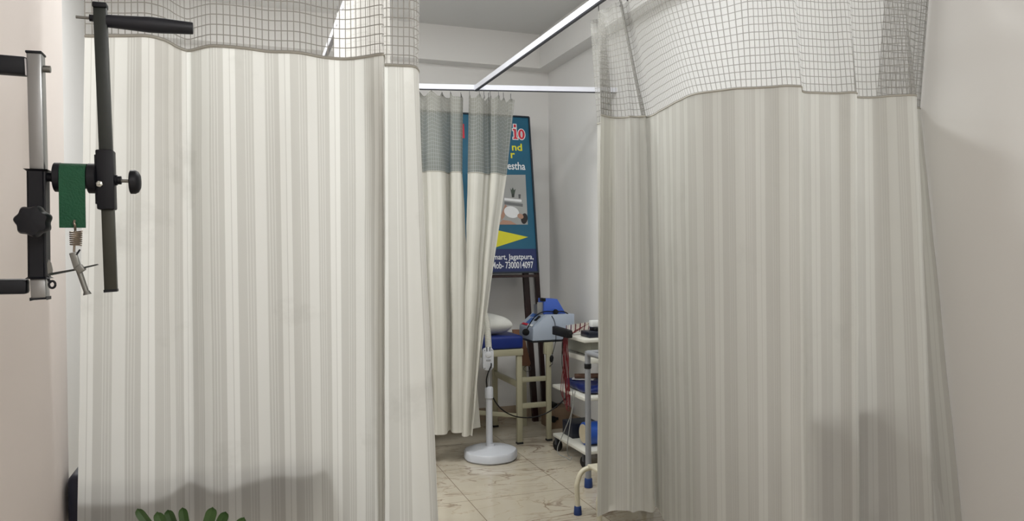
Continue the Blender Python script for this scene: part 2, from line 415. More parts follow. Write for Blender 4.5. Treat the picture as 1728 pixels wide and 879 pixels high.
# --- left curtain: along the front rail, round the corner and back along the aisle rail
cl = []
for bx, by, lx in [(143, 61, 131), (160, 61.5, 150), (183, 61, 175), (215, 61, 210), (248, 61, 247), (278, 68, 283), (300, 80, 306), (317, 86, 323), (337, 82, 346), (359, 78, 369), (415, 82, 428), (452, 87, 465), (500, 89, 512), (544, 97, 553), (581, 100, 586), (611, 97, 613), (637, 92.5, 637), (648, 93, 648), (647, .03, 647), (644, .06, 643), (655, 110, 658), (675, 111, 686), (692, 111.5, 716), (702, 114, 733), (707, 120, 741)]:
    if by < 1:
        yq = 2.07 + by; q_ = P(bx, 95, Y=yq); cl.append((Vector((q_.x, 2.09 + by * .6)), Vector((q_.x, yq)), P(lx, 879, Y=yq))); continue
    b = Bd(bx, by); lo = P(lx, 879, Y=max(b.y + .8 * (2.132 - b.y), b.y - .01) if bx < 640 else b.y)
    t = Vector((b.x, 2.09 + .6 * (b.y - 2.11)))
    cl.append((t, b, lo))
e = Vector(cl[-1][1])
back = [(e.x + .004, e.y + .03)]
back2 = [(.43, 2.36), (.37, 2.39), (.46, 2.48), (.36, 2.58), (.455, 2.68), (.37, 2.79), (.455, 2.9), (.375, 3.02), (.455, 3.13), (.375, 3.25), (.45, 3.36), (.385, 3.48), (.44, 3.58), (.41, 3.69)]
e2 = cl[-1][2]
for k, (x, y) in enumerate(back):
    lo = Vector((e2.x - .01, y, e2.z)) if k == 0 else Vector((min(x, .43), y, .7))
    cl.append((Vector((x if k > 0 else .43, y)), Vector((x, y)), lo))
ca = [(Vector((x, y)), Vector((x, y)), Vector((min(x, .43), y, .7))) for x, y in back2]
M_veil = net_mat('white_header_cloth', '#d9d8d4', '#f0efec', veil_op=.9)
curtain('curtain', 'bunched white curtain on the aisle rail, glimpsed through the net of the left curtain', ca, ZB, ZN - .05, .24, M_clothF, M_veil, M_seam, seed=11, ripple=.006, hooks=[.05, .3, .5, .7, .95], wl=(.08, .3))
curtain('curtain', 'wide striped cream curtain on the left, behind the black wall-mounted exerciser', cl, ZB, ZN - .05, .22, M_clothL, M_net, M_seam, seed=3, ripple=.005, hooks=[.03, .14, .26, .38, .5, .62, .74, .86, .97])

# --- right curtain: free end gathered on the aisle rail, then round the corner to the right wall
cr = []
def add(tx, ty, bx, by, lx, dy=0):
    b = Bd(bx, by); cr.append((Vector((tx, ty)), b, P(lx, 879, Y=b.y + dy)))
X0 = XRAIL
def topline(px, y, x=None): return None
add(X0 + .02, 3.00, 1008, 209, 1016)
add(X0 + .06, 2.96, 1024, 205, 1030)
add(X0 + .05, 2.92, 1034, 200, 1034)
add(X0 + .0, 2.88, 1013.5, 194, 1008)
add(X0 + .01, 2.85, 1022, 196, 1018)
add(X0 + .02, 2.82, 1038, 198.6, 1036)
add(X0 + .01, 2.77, 1058, 198, 1063)
add(X0 + .025, 2.745, 1063, 196.5, 1068)
add(X0 + .02, 2.72, 1074, 197.5, 1081)
add(X0 - .0, 2.69, 1089, 196, 1100)
for tx_, ty_, bx, yq, lx in [(X0 + .03, 2.72, 1086, 2.645, 1104), (X0 + .05, 2.78, 1083, 2.66, 1107), (X0 + .06, 2.74, 1090, 2.635, 1110), (X0 + .02, 2.66, 1103, 2.57, 1115)]:
    q_ = P(bx, 196, Y=yq); cr.append((Vector((tx_, ty_)), Vector((q_.x, yq)), P(lx, 879, Y=yq)))
add(X0 + .0, 2.62, 1116, 186, 1127)
add(X0 + .0, 2.52, 1144, 171, 1155)
add(X0 + .02, 2.4, 1171, 159, 1181)
add(X0 + .06, 2.28, 1208, 154, 1216)
add(X0 + .12, 2.19, 1239, 150, 1247)
for bx, by, lx in [(1270, 148.5, 1277), (1300, 147, 1306), (1324, 145, 1329), (1347, 145.5, 1352), (1352.5, 146, 1358), (1355.5, 155, 1361), (1380, 156.8, 1386), (1410, 157.6, 1415), (1436, 156, 1440), (1446, 157, 1450), (1442, .12, 1446), (1451, 164.5, 1457), (1474, 164.5, 1486), (1502, 162, 1524), (1530, 160.6, 1560), (1542, 160.5, 1572), (1547, 161.5, 1578), (1543, .08, 1574), (1536, .12, 1562)]:
    if by < 1:
        yq = 1.93 + by; q_ = P(bx, 150, Y=yq); cr.append((Vector((q_.x, 2.03 + by * .4)), Vector((q_.x, yq)), P(lx, 879, Y=yq - .02))); continue
    b = Bd(bx, by); cr.append((Vector((b.x, 2.03 + .55 * (b.y - 1.96))), b, P(lx, 879, Y=b.y - .02)))
e = cr[-1][1]; e2 = cr[-1][2]
bw = P(1553, 160, X=2.433); lw = P(1625, 879, X=2.433)
cr.append((Vector(((e.x + bw.x) / 2, 2.07)), Vector(((e.x + bw.x) / 2, (e.y + bw.y) / 2 + .03)), Vector(((e2.x + lw.x) / 2, (e2.y + lw.y) / 2 + .03, e2.z))))
cr.append((Vector((bw.x, 2.10)), Vector((bw.x, bw.y)), lw))
cr.append((Vector((bw.x - .02, 2.13)), Vector((bw.x - .012, bw.y + .03)), lw + Vector((-.012, .03, 0))))  # unseen fold-back from here on, added to darken the end leaf
cr.append((Vector((bw.x - .10, 2.15)), Vector((bw.x - .1, bw.y + .05)), lw + Vector((-.1, .07, 0))))
cr.append((Vector((bw.x - .17, 2.14)), Vector((bw.x - .18, bw.y + .04)), lw + Vector((-.2, .08, 0))))
curtain('curtain', 'wide cream curtain on the right, ending against the right wall', cr, ZB, ZN - .05, .345, M_clothR, M_netR, M_seam, seed=8, ripple=.006, hooks=[.02, .09, .17, .25, .34, .42, .5, .58, .66, .74, .82, .9, .98], u0=.05, hem=(.12, .085, .13))

# --- the two short curtains on the far rail
def railZ(p): return R0.z + (R1.z - R0.z) * (p.x - R0.x) / (R1.x - R0.x) - .022
def far_curtain(label, pts, ybase, zlow, ycut, hooks, seed, lowY=0, ztop=None):
    c = []
    for tx, bx, lx, ty, byy, ly in pts:
        t = P(tx, 160, Y=ybase + ty); b = P(bx, 292, Y=ybase + byy); lo = P(lx, ycut, Y=ybase + ly)
        c.append((t, b, lo))
    zb_ = P(800, 292, Y=ybase).z
    return curtain('curtain', label, c, zb_, P(800, 159, Y=ybase).z, zlow, M_clothF, M_netF, M_seam, seed=seed, ripple=.006, hooks=hooks, step=.006, rows=60, sag=.03, wr=.003, hookz=railZ)
far_curtain('short cream curtain hanging at the far end, right beside the left curtain', [(640, 640, 690, 0, 0, 0), (668, 665, 705, .03, .04, .04), (690, 688, 718, -.02, -.03, -.03), (712, 714, 730, .03, .04, .04), (722, 722, 734, -.02, -.03, -.04), (738, 744, 750, -.03, -.05, -.06), (750, 756, 758, .03, .06, .04), (757, 758, 760, .03, .08, .07), (763, 763, 764, -.03, -.04, -.04), (776, 777, 782, -.03, -.05, -.05), (778, 779, 800, .02, .02, .03), (781, 780, 806, .05, .05, .04), (779, 778, 811, .06, .06, .05)], YT + .05, .205, 722, [.02, .17, .33, .47, .62, .77, .94], 21)
far_curtain('short cream curtain with a drawn-in edge, hanging in front of the teal sign', [(791, 789, 780, .03, .02, .02), (797, 795, 781, -.03, -.03, -.02), (806, 804, 784, -.045, -.045, -.035), (815, 814, 789, -.02, -.02, -.03), (819, 820, 793, .04, .05, .0), (824, 825, 795, .045, .05, .01), (829, 829, 797, -.03, -.02, -.03), (840, 838, 798, -.04, -.035, -.035), (851, 846, 792, .03, .03, .02), (860, 851, 793, .05, .06, .04), (868, 855, 794, .04, .05, .04)], YT - .0, .185, 724, [.03, .2, .34, .5, .6, .72, .86, .98], 34)

# ------------------------------------------------------------------ sign on easel
M_teal = mat('sign_teal_print', '#135a77', rough=.45, var=.05); M_navy = mat('sign_navy_print', '#17265a', rough=.45)
M_yel = mat('sign_yellow_print', '#d9d32a', rough=.5); M_red = mat('sign_red_print', '#c8283c', rough=.5)
M_wht = mat('sign_white_print', '#e6e8ea', rough=.5)
M_frame = mat('sign_frame_dark', '#1b2733', rough=.5)
BR = P(908, 459, Y=5.50); TR = P(892, 198, Y=5.69)
bup = Vector((0, TR.y - BR.y, TR.z - BR.z)).normalized(); bx_ = Vector((1, 0, 0)); bn = bx_.cross(bup).normalized()
if bn.y > 0: bn = -bn
HB = (TR - BR).dot(bup); WB = .92
def Bp(px, py, off=.0):
    r = ray(px, py); k = (BR - CAM).dot(bn) / r.dot(bn); return CAM + r * k + bn * off
def lb(u, v, off=0): return BR + bx_ * (u) + bup * v + bn * off          # u <= 0 to the left
BR = Vector((max(BR.x, TR.x), BR.y, BR.z))
sg = thing('advertising_sign', 'tall teal and navy sign board on a dark easel against the far wall', 'sign', tuple(BR + Vector((-WB / 2, .0, 0))))
MB().prism([lb(-WB, 0), lb(0, 0), lb(0, HB), lb(-WB, HB)], -bn * .018).build('panel', M_teal, sg, smooth=False)
nb = (Bp(870, 420) - BR).dot(bup)
MB().prism([lb(-WB + .004, .004), lb(-.004, .004), lb(-.004, nb), lb(-WB + .004, nb)], bn * .0015).build('navy_band', M_navy, sg, smooth=False)['label'] = 'navy address band'
fm = MB()
for a, b in (((-WB, 0), (0, 0)), ((0, 0), (0, HB)), ((0, HB), (-WB, HB)), ((-WB, HB), (-WB, 0))): fm.bar(lb(*a), lb(*b), .012, .022, up=tuple(bn))
fm.build('frame', M_frame, sg, smooth=False)
def text(body, px0, px1, pyb, pyt, m, parent, name, off=.002, bold=0, ext=.0006, serif=False):
    cu = bpy.data.curves.new('t', 'FONT'); cu.body = body; cu.extrude = ext; cu.offset = bold; cu.resolution_u = 3
    o = bpy.data.objects.new('t', cu); COL.objects.link(o); dg = bpy.context.evaluated_depsgraph_get()
    me = bpy.data.meshes.new_from_object(o.evaluated_get(dg)); bpy.data.objects.remove(o)
    xs = [v.co.x for v in me.vertices]; ys = [v.co.y for v in me.vertices]
    o0, o1 = Bp(px0, pyb, off), Bp(px1, pyb, off); Wt = (o1 - o0).x; Ht = (Bp(px0, pyt) - Bp(px0, pyb)).dot(bup)
    o1 = o0 + Vector((Wt, 0, 0)); x0, x1, y0, y1 = min(xs), max(xs), min(ys), max(ys); org = wloc(parent)
    for v in me.vertices:
        v.co = o0 + bx_ * ((v.co.x - x0) / (x1 - x0) * Wt) + bup * ((v.co.y - y0) / (y1 - y0) * Ht) + bn * v.co.z - org
    me.materials.clear(); me.materials.append(m)
    ob = bpy.data.objects.new(name, me); COL.objects.link(ob); ob.parent = parent
    return ob
def glyph_io(m, grow, off, nm):
    """serif letters i o"""
    g = MB(); U = (Bp(886, 234) - Bp(866, 234)).x; H = (Bp(866, 209) - Bp(866, 234)).dot(bup); o = Bp(866, 234.5, off)
    def q(u, v): return o + bx_ * (u * U) + bup * (v * H)
    def rect(u0, v0, u1, v1):
        gu, gv = grow / U, grow / H
        g.prism([q(u0 - gu, v0 - gv), q(u1 + gu, v0 - gv), q(u1 + gu, v1 + gv), q(u0 - gu, v1 + gv)], bn * .0012)
    rect(.10, .08, .27, .66); rect(.0, 0, .37, .09); rect(.0, .58, .2, .67); rect(.09, .78, .28, .97)
    n = 20; bm = g.bm; ri = []
    for k in range(n):
        a = 2 * math.pi * k / n
        ro = ((.27 + grow / U) , (.335 + grow / H)); rn = (max(.09 - grow / U, .02), max(.22 - grow / H, .05))
        for (rx, rz) in (ro, rn):
            for oo in (0, .0012): ri.append(bm.verts.new(q(.71 + rx * math.cos(a), .335 + rz * math.sin(a)) + bn * oo))
    for k in range(n):
        a, b = 4 * k, 4 * ((k + 1) % n)
        for i, j in ((0, 1), (1, 3), (3, 2), (2, 0)): bm.faces.new((ri[a + i], ri[b + i], ri[b + j], ri[a + j]))
    g.build(nm, m, sg, smooth=False)
glyph_io(M_wht, .007, .0012, 'letter_outline'); glyph_io(M_red, 0, .003, 'red_lettering')
text('l', 778, 784, 233, 209, M_red, sg, 'red_lettering', bold=.03)
text('nd', 864, 881, 254, 242, M_yel, sg, 'yellow_lettering', bold=.02)
text('r', 862, 869, 267, 258, M_yel, sg, 'yellow_lettering', bold=.02)
text('estha', 856.5, 886.5, 286, 273, M_wht, sg, 'white_lettering', bold=.012)
text('mart, Jagatpura,', 833, 900.5, 441, 429, M_wht, sg, 'address_lettering', bold=.012)
text('Mob- 7300014097', 830, 900, 453.5, 442, M_wht, sg, 'phone_lettering', bold=.012)
MB().prism([Bp(828, 386, .001), Bp(891, 400, .001), Bp(828, 420, .001)], bn * .0015).build('yellow_arrow', M_yel, sg, smooth=False)
# printed photograph of a person lying on a couch
ph = MB(); ph.prism([Bp(822, 379, .001), Bp(890.5, 379, .001), Bp(886.5, 295, .001), Bp(818, 295, .001)], bn * .0012)
pho = ph.build('photo_print', mat('print_grey', '#a3a5a4', rough=.5, var=.12, scale=5), sg, smooth=False)
def flat(poly, m, nm, k): MB().prism([Bp(x, y, .0022 + .0006 * k) for x, y in poly], bn * .0005).build(nm, m, pho, smooth=False)
def ell(cx, cy, rx, ry, rot=0, n=22):
    return [(cx + rx * math.cos(a) * math.cos(rot) - ry * math.sin(a) * math.sin(rot), cy + rx * math.cos(a) * math.sin(rot) + ry * math.sin(a) * math.cos(rot)) for a in [2 * math.pi * i / n for i in range(n)]]
flat([(851, 334), (880, 337), (880, 341), (851, 338)], M_wht, 'printed_shelf', 0)
flat([(851, 340), (882, 344), (882, 349), (851, 345)], mat('print_shade', '#6c6e70', rough=.5), 'printed_shadow', 0)
flat([(863, 327), (868, 327), (867.5, 333), (863.5, 333)], mat('print_dark', '#2d3331', rough=.5), 'printed_pot', 1)
flat([(861, 318), (863, 321), (865, 316), (867, 321), (870, 319), (868, 328), (863, 328)], mat('print_leaf', '#3d4a40', rough=.5), 'printed_plant', 1)
flat([(874.5, 328), (878.5, 328), (878, 335), (875, 335)], mat('print_cup', '#55585a', rough=.5), 'printed_cup', 1)
flat([(840, 379), (848, 371), (862, 373), (872, 379)], mat('print_skin', '#b08a76', rough=.5), 'printed_arm', 1)
flat([(852, 345), (855, 347), (851, 366), (846, 372), (845, 364)], mat('print_skin', '#b08a76'), 'printed_arm', 1)
flat(ell(863, 358, 13, 9.5, .35), M_wht, 'printed_shirt', 2)
flat(ell(878, 365, 5.5, 4, .5), mat('print_skin', '#b08a76'), 'printed_face', 3)
flat(ell(884.5, 369, 5.5, 9, .1), mat('print_hair', '#20191a', rough=.5), 'printed_hair', 2)
# easel
M_easel = mat('easel_dark_wood', '#2a1412', rough=.4, var=.2)
es = thing('easel', 'dark brown wooden easel carrying the teal sign', 'easel', tuple(P(903, 715, Z=0)))
f1 = P(903.5, 715, Y=5.66); f1.z = 0
def leg(foot, pxs, Ytop, w, ztop=2.25):
    hit = P(*pxs, Y=foot.y + (Ytop - foot.y) * .45)
    k = (ztop - foot.z) / (hit.z - foot.z); top = foot + (hit - foot) * k; top.y = Ytop
    MB().bar(foot, top, w, .03, bev=.003).build('leg', M_easel, es); return top
t1 = leg(f1, (887.5, 463), 5.775, .042)
f2 = P(919.5, 700, Y=5.82); f2.z = 0
t2 = leg(f2, (905.5, 463), 5.82, .04)
f3 = Vector((BR.x - WB + .1, 5.66, 0)); MB().bar(f3, Vector((BR.x - WB + .22, 5.775, 2.25)), .042, .03, bev=.003).build('leg', M_easel, es)
MB().bar((BR.x - WB + .02, BR.y + .05, BR.z - .03), (BR.x - .01, BR.y + .05, BR.z - .03), .15, .018, up=(0, 0, 1)).build('ledge', M_easel, es)
MB().bar((BR.x - WB + .2, 5.775, 1.95), (t2.x + .0, 5.79, 1.95), .03, .04, up=(0, 0, 1)).build('crossbar', M_easel, es)

# ------------------------------------------------------------------ traction couch, pillow, machine
M_cream = mat('cream_enamel_steel', '#a9a58d', rough=.4, var=.04); M_blue = mat('blue_vinyl', '#132a74', rough=.35, var=.1)
YA, YC = 5.03, 5.60
A = P(878, 752, Y=YA); bxr = P(881.5, 600, Y=YA).x
bed = thing('treatment_couch', 'cream steel treatment couch with blue mattress under the teal sign', 'couch', (bxr - .9, (YA + YC) / 2, 0))
zt = P(880, 588, Y=YA).z; zu = P(880, 599, Y=YA).z
xl = bxr - 1.5
fr = MB(); hw = .02
for y in (YA, YC): fr.bar((xl, y, (zt + zu) / 2), (bxr, y, (zt + zu) / 2), zt - zu, .04, up=(0, 1, 0), bev=.004)
for x in (xl + .02, bxr - .02): fr.bar((x, YA, (zt + zu) / 2), (x, YC, (zt + zu) / 2), zt - zu, .04, up=(1, 0, 0), bev=.004)
fr.build('frame', M_cream, bed)
MB().box((xl, YA, zt - .012), (bxr, YC, zt)).build('deck', M_cream, bed, smooth=False)
for x in (xl + .03, bxr - .025):
    for y in (YA + .005, YC - .005):
        l = MB().box((x - .02, y - .016, .012), (x + .02, y + .016, zu + .005), bev=.004).build('leg', M_cream, bed)
        MB().box((x - .024, y - .02, 0), (x + .024, y + .02, .014), bev=.003).build('foot_pad', mat('dark_rubber', '#1b1b1c', rough=.7), l)
z1 = P(872, 650, Y=YA).z; z2 = P(905, 640, Y=YA).z; z3 = P(905, 684, Y=YA).z
MB().bar((bxr - .025, YA + .02, z1), (bxr - .025, YC - .02, z1), .045, .02, up=(1, 0, 0), bev=.003).build('crossbar', M_cream, bed)
MB().bar((xl + .03, YA, z1), (bxr - .05, YA, z1 - .22), .03, .02, bev=.003).build('brace', M_cream, bed)
xB = P(927, 650, Y=YA).x
for zz, hh in ((z2, .034), (z3, .036)):
    MB().bar((bxr - .01, YA + .02, zz), (xB - .02, YA + .02, zz), hh, .025, bev=.003).build('crossbar', M_cream, bed)
zp = P(925, 575, Y=YA).z
l = MB().box((xB - .018, YA, .012), (xB + .018, YA + .03, zp - .03), bev=.004).build('leg', M_cream, bed)
MB().box((xB - .022, YA - .004, 0), (xB + .022, YA + .034, .014), bev=.003).build('foot_pad', mat('dark_rubber', '#1b1b1c'), l)
zb_r = P(875, 563, Y=YC - .05).z
MB().bar((bxr - .03, YC - .05, zb_r), (xB, YC - .05, zb_r), .03, .04, bev=.003).build('side_rail', M_cream, bed)
MB().box((xB - .03, YC - .07, .0), (xB + .01, YC - .03, zb_r)).build('leg', M_cream, bed)
# machine shelf
mx0 = P(899, 572, Y=YA + .01).x; mx1 = P(969.5, 573, Y=YA + .01).x
MB().box((mx0 + .0, YA + .015, zp - .012), (mx1 - .01, YA + .28, zp - .002), bev=.002).build('machine_shelf', mat('dark_steel', '#33353a', rough=.5), bed)
MB().bar((xB, YA + .02, zp - .10), (xB, YA + .02, zp - .01), .07, .03, bev=.003).build('bracket', M_cream, bed)
MB().box((xl + .02, YA - .01, zt), (bxr + .006, YC, P(860, 567, Y=YA).z), bev=.018, seg=3).build('mattress', M_blue, bed)
zm = P(860, 567, Y=YA).z
pl = MB(); px_r = P(857, 560, Y=5.2).x
pl.cushion((px_r - .42, 5.06, zm - .002), (px_r, 5.42, zm + .15), puff=.62, e=14)
tag(pl.build('pillow', mat('white_pillowcase', '#cfcfca', rough=.8, var=.1, scale=20, bump=.3)), 'white pillow at the end of the blue mattress', 'pillow')
# brown leather belt hanging at the couch end
M_tan = mat('tan_leather', '#86604a', rough=.55, var=.15)
bt = thing('leather_belt', 'brown leather belt hanging off the end of the blue couch', 'belt', tuple(P(880, 618, Y=YC - .09)))
p0 = [P(865, 556, Y=YC - .09), P(885, 556, Y=YC - .09), P(885, 578, Y=YC - .09), P(868, 578, Y=YC - .09)]
MB().prism(p0, (0, .02, 0), bev=.004).build('pad', M_tan, bt)
MB().prism([P(880, 574, Y=YC - .083), P(886, 573, Y=YC - .083), P(896, 614, Y=YC - .083), P(893, 618, Y=YC - .083), P(881, 617, Y=YC - .083)], (0, .012, 0), bev=.003).build('strap', M_tan, bt)
ri = MB(); c = P(890, 622, Y=YC - .075); ri.tube([c + Vector((.03 * math.cos(a), .003, .022 * math.sin(a))) for a in [math.pi * 2 * i / 24 for i in range(25)]], .0022, 6); ri.build('ring', M_hook, bt)

# traction machine
M_mach = mat('machine_grey_enamel', '#a9b4c4', rough=.4, var=.03); M_mblue = mat('machine_blue_enamel', '#3f62c0', rough=.4, var=.04)
M_blk = mat('black_plastic', '#0a0b0e', rough=.5, var=.1, spec=.3); M_panelb = mat('panel_print_blue', '#3d66ad', rough=.4, var=.3, scale=40)
YM = YA + .0
def Q(px, py, dy=0): return P(px, py, Y=YM + dy)
mc = thing('traction_machine', 'pale grey traction machine with blue top box at the couch end', 'machine', tuple(Q(935, 573.3)))
prof = [Q(899, 572.5), Q(899.7, 554), Q(923.6, 531.5), Q(969.5, 533), Q(969.5, 572.5)]
for v in prof: pass
prof[0].z = prof[4].z = zp - .002; prof[3].z = prof[2].z
MB().prism(prof, (0, .29, 0), bev=.004).build('housing', M_mach, mc)
# sloped control panel
n_ = (prof[2] - prof[1]).normalized(); nn = Vector((-n_.z, 0, n_.x))
cp = MB().prism([prof[1] + n_ * .012 + nn * .001 + Vector((0, .02, 0)), prof[2] - n_ * .012 + nn * .001 + Vector((0, .02, 0)), prof[2] - n_ * .012 + nn * .001 + Vector((0, .275, 0)), prof[1] + n_ * .012 + nn * .001 + Vector((0, .275, 0))], nn * .004).build('control_panel', M_mach, mc)
for k, (a, b, c0, d0, mm) in enumerate([(.45, .8, .06, .11, M_blk), (.2, .6, .13, .2, M_panelb), (.66, .9, .13, .25, M_panelb), (.06, .18, .14, .25, M_red), (.06, .18, .04, .12, M_wht)]):
    Ln = (prof[2] - prof[1]).length
    MB().prism([prof[1] + n_ * Ln * s_ + nn * .004 + Vector((0, t_, 0)) for s_, t_ in ((a, c0), (b, c0), (b, d0), (a, d0))], nn * .003).build('display' if k == 0 else 'key_pad', mm, cp, smooth=False)
MB().box((prof[0].x - .002, YM + .0, zp - .002), (prof[4].x, YM + .292, zp + .006)).build('base_trim', mat('dark_steel', '#33353a'), mc, smooth=False)
top = [Q(918, 531.5, .06), Q(918, 504, .06), Q(940.5, 504.5, .06), Q(955, 532, .06)]
top[0].z = top[3].z = prof[2].z - .001
MB().prism(top, (0, .12, 0), bev=.003).build('blue_box', M_mblue, mc)
for (y_, h_) in ((.08, .09), (.15, .07)): MB().box((top[0].x - .045, YM + y_, prof[2].z - .001), (top[0].x + .003, YM + y_ + .004, prof[2].z + h_)).build('pulley_bracket', mat('zinc_bracket', '#9a9a98', rough=.35, metal=.6), mc, smooth=False)
MB().box((top[1].x - .01, YM + .055, top[1].z - .02), (top[1].x + .012, YM + .12, top[1].z + .004), bev=.002).build('cap', M_blk, mc)
MB().lathe([(.016, 0), (.016, .01), (.012, .012)], (top[0].x - .022, YM + .085, prof[2].z + .05), axis=(0, 1, 0), seg=20).build('pulley', mat('zinc_bracket', '#9a9a98'), mc)
pw = Q(937, 526, .05); pk = Q(887.5, 560.5, -.012)
MB().lathe([(.006, 0), (.018, .003), (.02, .016), (.012, .026)], pw + Vector((0, -.02, 0)), axis=(0, 1, 0), seg=16).build('plug', M_blk, mc)
MB().lathe([(.01, 0), (.024, .003), (.026, .018), (.014, .026)], pk + Vector((0, -.012, 0)), axis=(0, 1, 0), seg=16).build('knob', M_blk, mc)
cb = MB(); cb.tube(spl([pk + Vector((.005, -.006, .02)), Q(895, 545, -.015), Q(903, 534, -.01), Q(912, 528, .02), Q(922, 525.5, .045), pw + Vector((0, -.005, 0)), Q(949, 525.5, .045), Q(957, 528.5, .03), Q(961.5, 533, .03)], 8), .0042, 8)
cb.build('cable', M_blk, mc)
c2 = MB(); c2.tube(spl([Q(931, 533, -.004), Q(935, 540, -.006), Q(937, 550, -.006), Q(938, 571, -.008), Q(936, 584, -.008), Q(932.5, 596, -.008), Q(931.5, 606, -.008), Q(932, 614, -.008), Q(927, 618, -.006)], 8), .0025, 6)
c2.build('cable', M_blk, mc)
MB().lathe([(.006, 0), (.013, .01), (.015, .035), (.008, .05)], Q(930.3, 611, -.008), axis=(.1, 0, 1), seg=12).build('plug', M_blk, mc)

# ------------------------------------------------------------------ infrared lamp stand
M_lw = mat('lamp_white_plastic', '#bcbfc5', rough=.35, var=.02); M_lg = mat('lamp_grey_steel', '#9ea0a2', rough=.3, metal=.3)
YS = 4.82
b0 = P(828, 773, Z=0)
ls = thing('therapy_lamp', 'white therapy lamp stand with round base in front of the couch', 'lamp', tuple(b0))
R = (P(870, 768, Y=b0.y) - P(828, 768, Y=b0.y)).length
bs = MB(); bs.lathe([(R * .93, 0), (R, .012), (R * .995, .05), (R * .95, .062), (R * .55, .078), (.03, .086), (.026, .1)], b0, seg=64, lobes=7, amp=.014); bs.build('base', M_lw, ls)
zc0 = P(825, 672, Y=b0.y).z; zc1 = P(825, 652, Y=b0.y).z; px_ = P(825.5, 700, Y=b0.y)
ax = Vector((px_.x, b0.y, 0))
MB().tube([ax + Vector((0, 0, .06)), ax + Vector((0, 0, zc0 + .01))], .0225, 20).build('pole', M_lw, ls)
MB().lathe([(.025, 0), (.0285, .004), (.0285, zc1 - zc0 - .015), (.024, zc1 - zc0 - .004), (.016, zc1 - zc0)], ax + Vector((0, 0, zc0)), seg=24).build('collar', M_lw, ls)
zr = P(825, 622, Y=b0.y).z; zn = P(823, 586, Y=b0.y).z; ze = P(822, 543, Y=b0.y).z
MB().tube([ax + Vector((.0, 0, zc1 - .01)), ax + Vector((0, 0, zn))], .009, 12).build('inner_rod', M_lg, ls)
gp = spl([ax + Vector((0, .0, zn - .03)), ax + Vector((-.006, .0, (zn + ze) / 2)), ax + Vector((-.012, .005, ze)), ax + Vector((-.03, .03, ze + .08)), ax + Vector((-.08, .10, ze + .2)), ax + Vector((-.17, .18, ze + .3)), ax + Vector((-.26, .2, ze + .28))], 26)
MB().tube(gp, [.021 + .0022 * (i % 2) for i in range(len(gp))], 14).build('gooseneck', mat('lamp_neck_white', '#c9c8c0', rough=.45), ls)
e = gp[-1]; MB().lathe([(.03, -.02), (.045, 0), (.085, .06), (.1, .12), (.095, .12), (.08, .06), (.04, .01)], e + Vector((.01, 0, .01)), axis=(-.3, .1, -1), seg=28).build('lamp_head', M_lw, ls)
# hanging control box
q0, q1 = P(814, 627, Y=b0.y - .03), P(832, 584, Y=b0.y - .03)
cx, cz = (q0.x + q1.x) / 2, (q0.z + q1.z) / 2; w, h = (q1.x - q0.x), (q1.z - q0.z)
poly = []
rr = w * .5
for sgn, zc in ((1, q1.z - rr), (-1, q0.z + rr)):
    for i in range(13):
        a = math.pi * i / 12 if sgn > 0 else math.pi + math.pi * i / 12
        sx = math.copysign(abs(math.cos(a)) ** .8, math.cos(a)); sz = math.copysign(abs(math.sin(a)) ** .8, math.sin(a))
        poly.append(Vector((cx + rr * sx, b0.y - .045, zc + rr * .8 * sz)))
co = MB().prism(poly, (0, .03, 0), bev=.003).build('control_box', M_lw, ls)
MB().lathe([(.02, 0), (.02, .004), (.016, .006)], (cx, b0.y - .044, cz + h * .18), axis=(0, -1, 0), seg=24).build('speaker_grille', mat('lamp_light_grey', '#c0c2c6', rough=.5), co)
MB().box((cx - .016, b0.y - .0475, cz - h * .07), (cx + .016, b0.y - .0445, cz - h * .01)).build('rating_label', mat('label_grey', '#8b8d90', rough=.6), co, smooth=False)
for sx in (-1, 1):
    for sz in (-1, 1):
        MB().lathe([(.0035, 0), (.003, .003)], (cx + sx * w * .33, b0.y - .044, cz + sz * h * .36), axis=(0, -1, 0), seg=10).build('screw', mat('screw_dark', '#3b3c3e', rough=.5), co)
for sx in (-.14, .14): MB().box((cx + sx * w - .003, b0.y - .047, q1.z - .03), (cx + sx * w + .003, b0.y - .044, q1.z - .002)).build('slot', mat('screw_dark', '#3b3c3e'), co, smooth=False)
cb = MB(); cb.tube(spl([Vector((cx + .018, b0.y - .05, cz - h * .16)), Vector((cx + .014, b0.y - .055, cz - h * .3)), P(824, 628, Y=b0.y - .035), P(821, 640, Y=b0.y - .025), P(821.5, 653, Y=b0.y - .012)], 8), .0045, 8); cb.build('cable', M_blk, ls)
cb = MB(); cb.tube(spl([P(831, 668, Y=b0.y - .005), P(836, 678, Y=b0.y - .0), P(846, 690, Y=4.83), P(860, 699, Y=4.88), P(877, 704, Y=4.93), P(900, 704, Y=4.93), P(922, 697, Y=4.92), P(940, 685, Y=4.9), P(950, 676, Y=4.9), P(958, 668, Y=4.86)], 8), .0045, 8)
cb.build('power_cable', M_blk, ls)

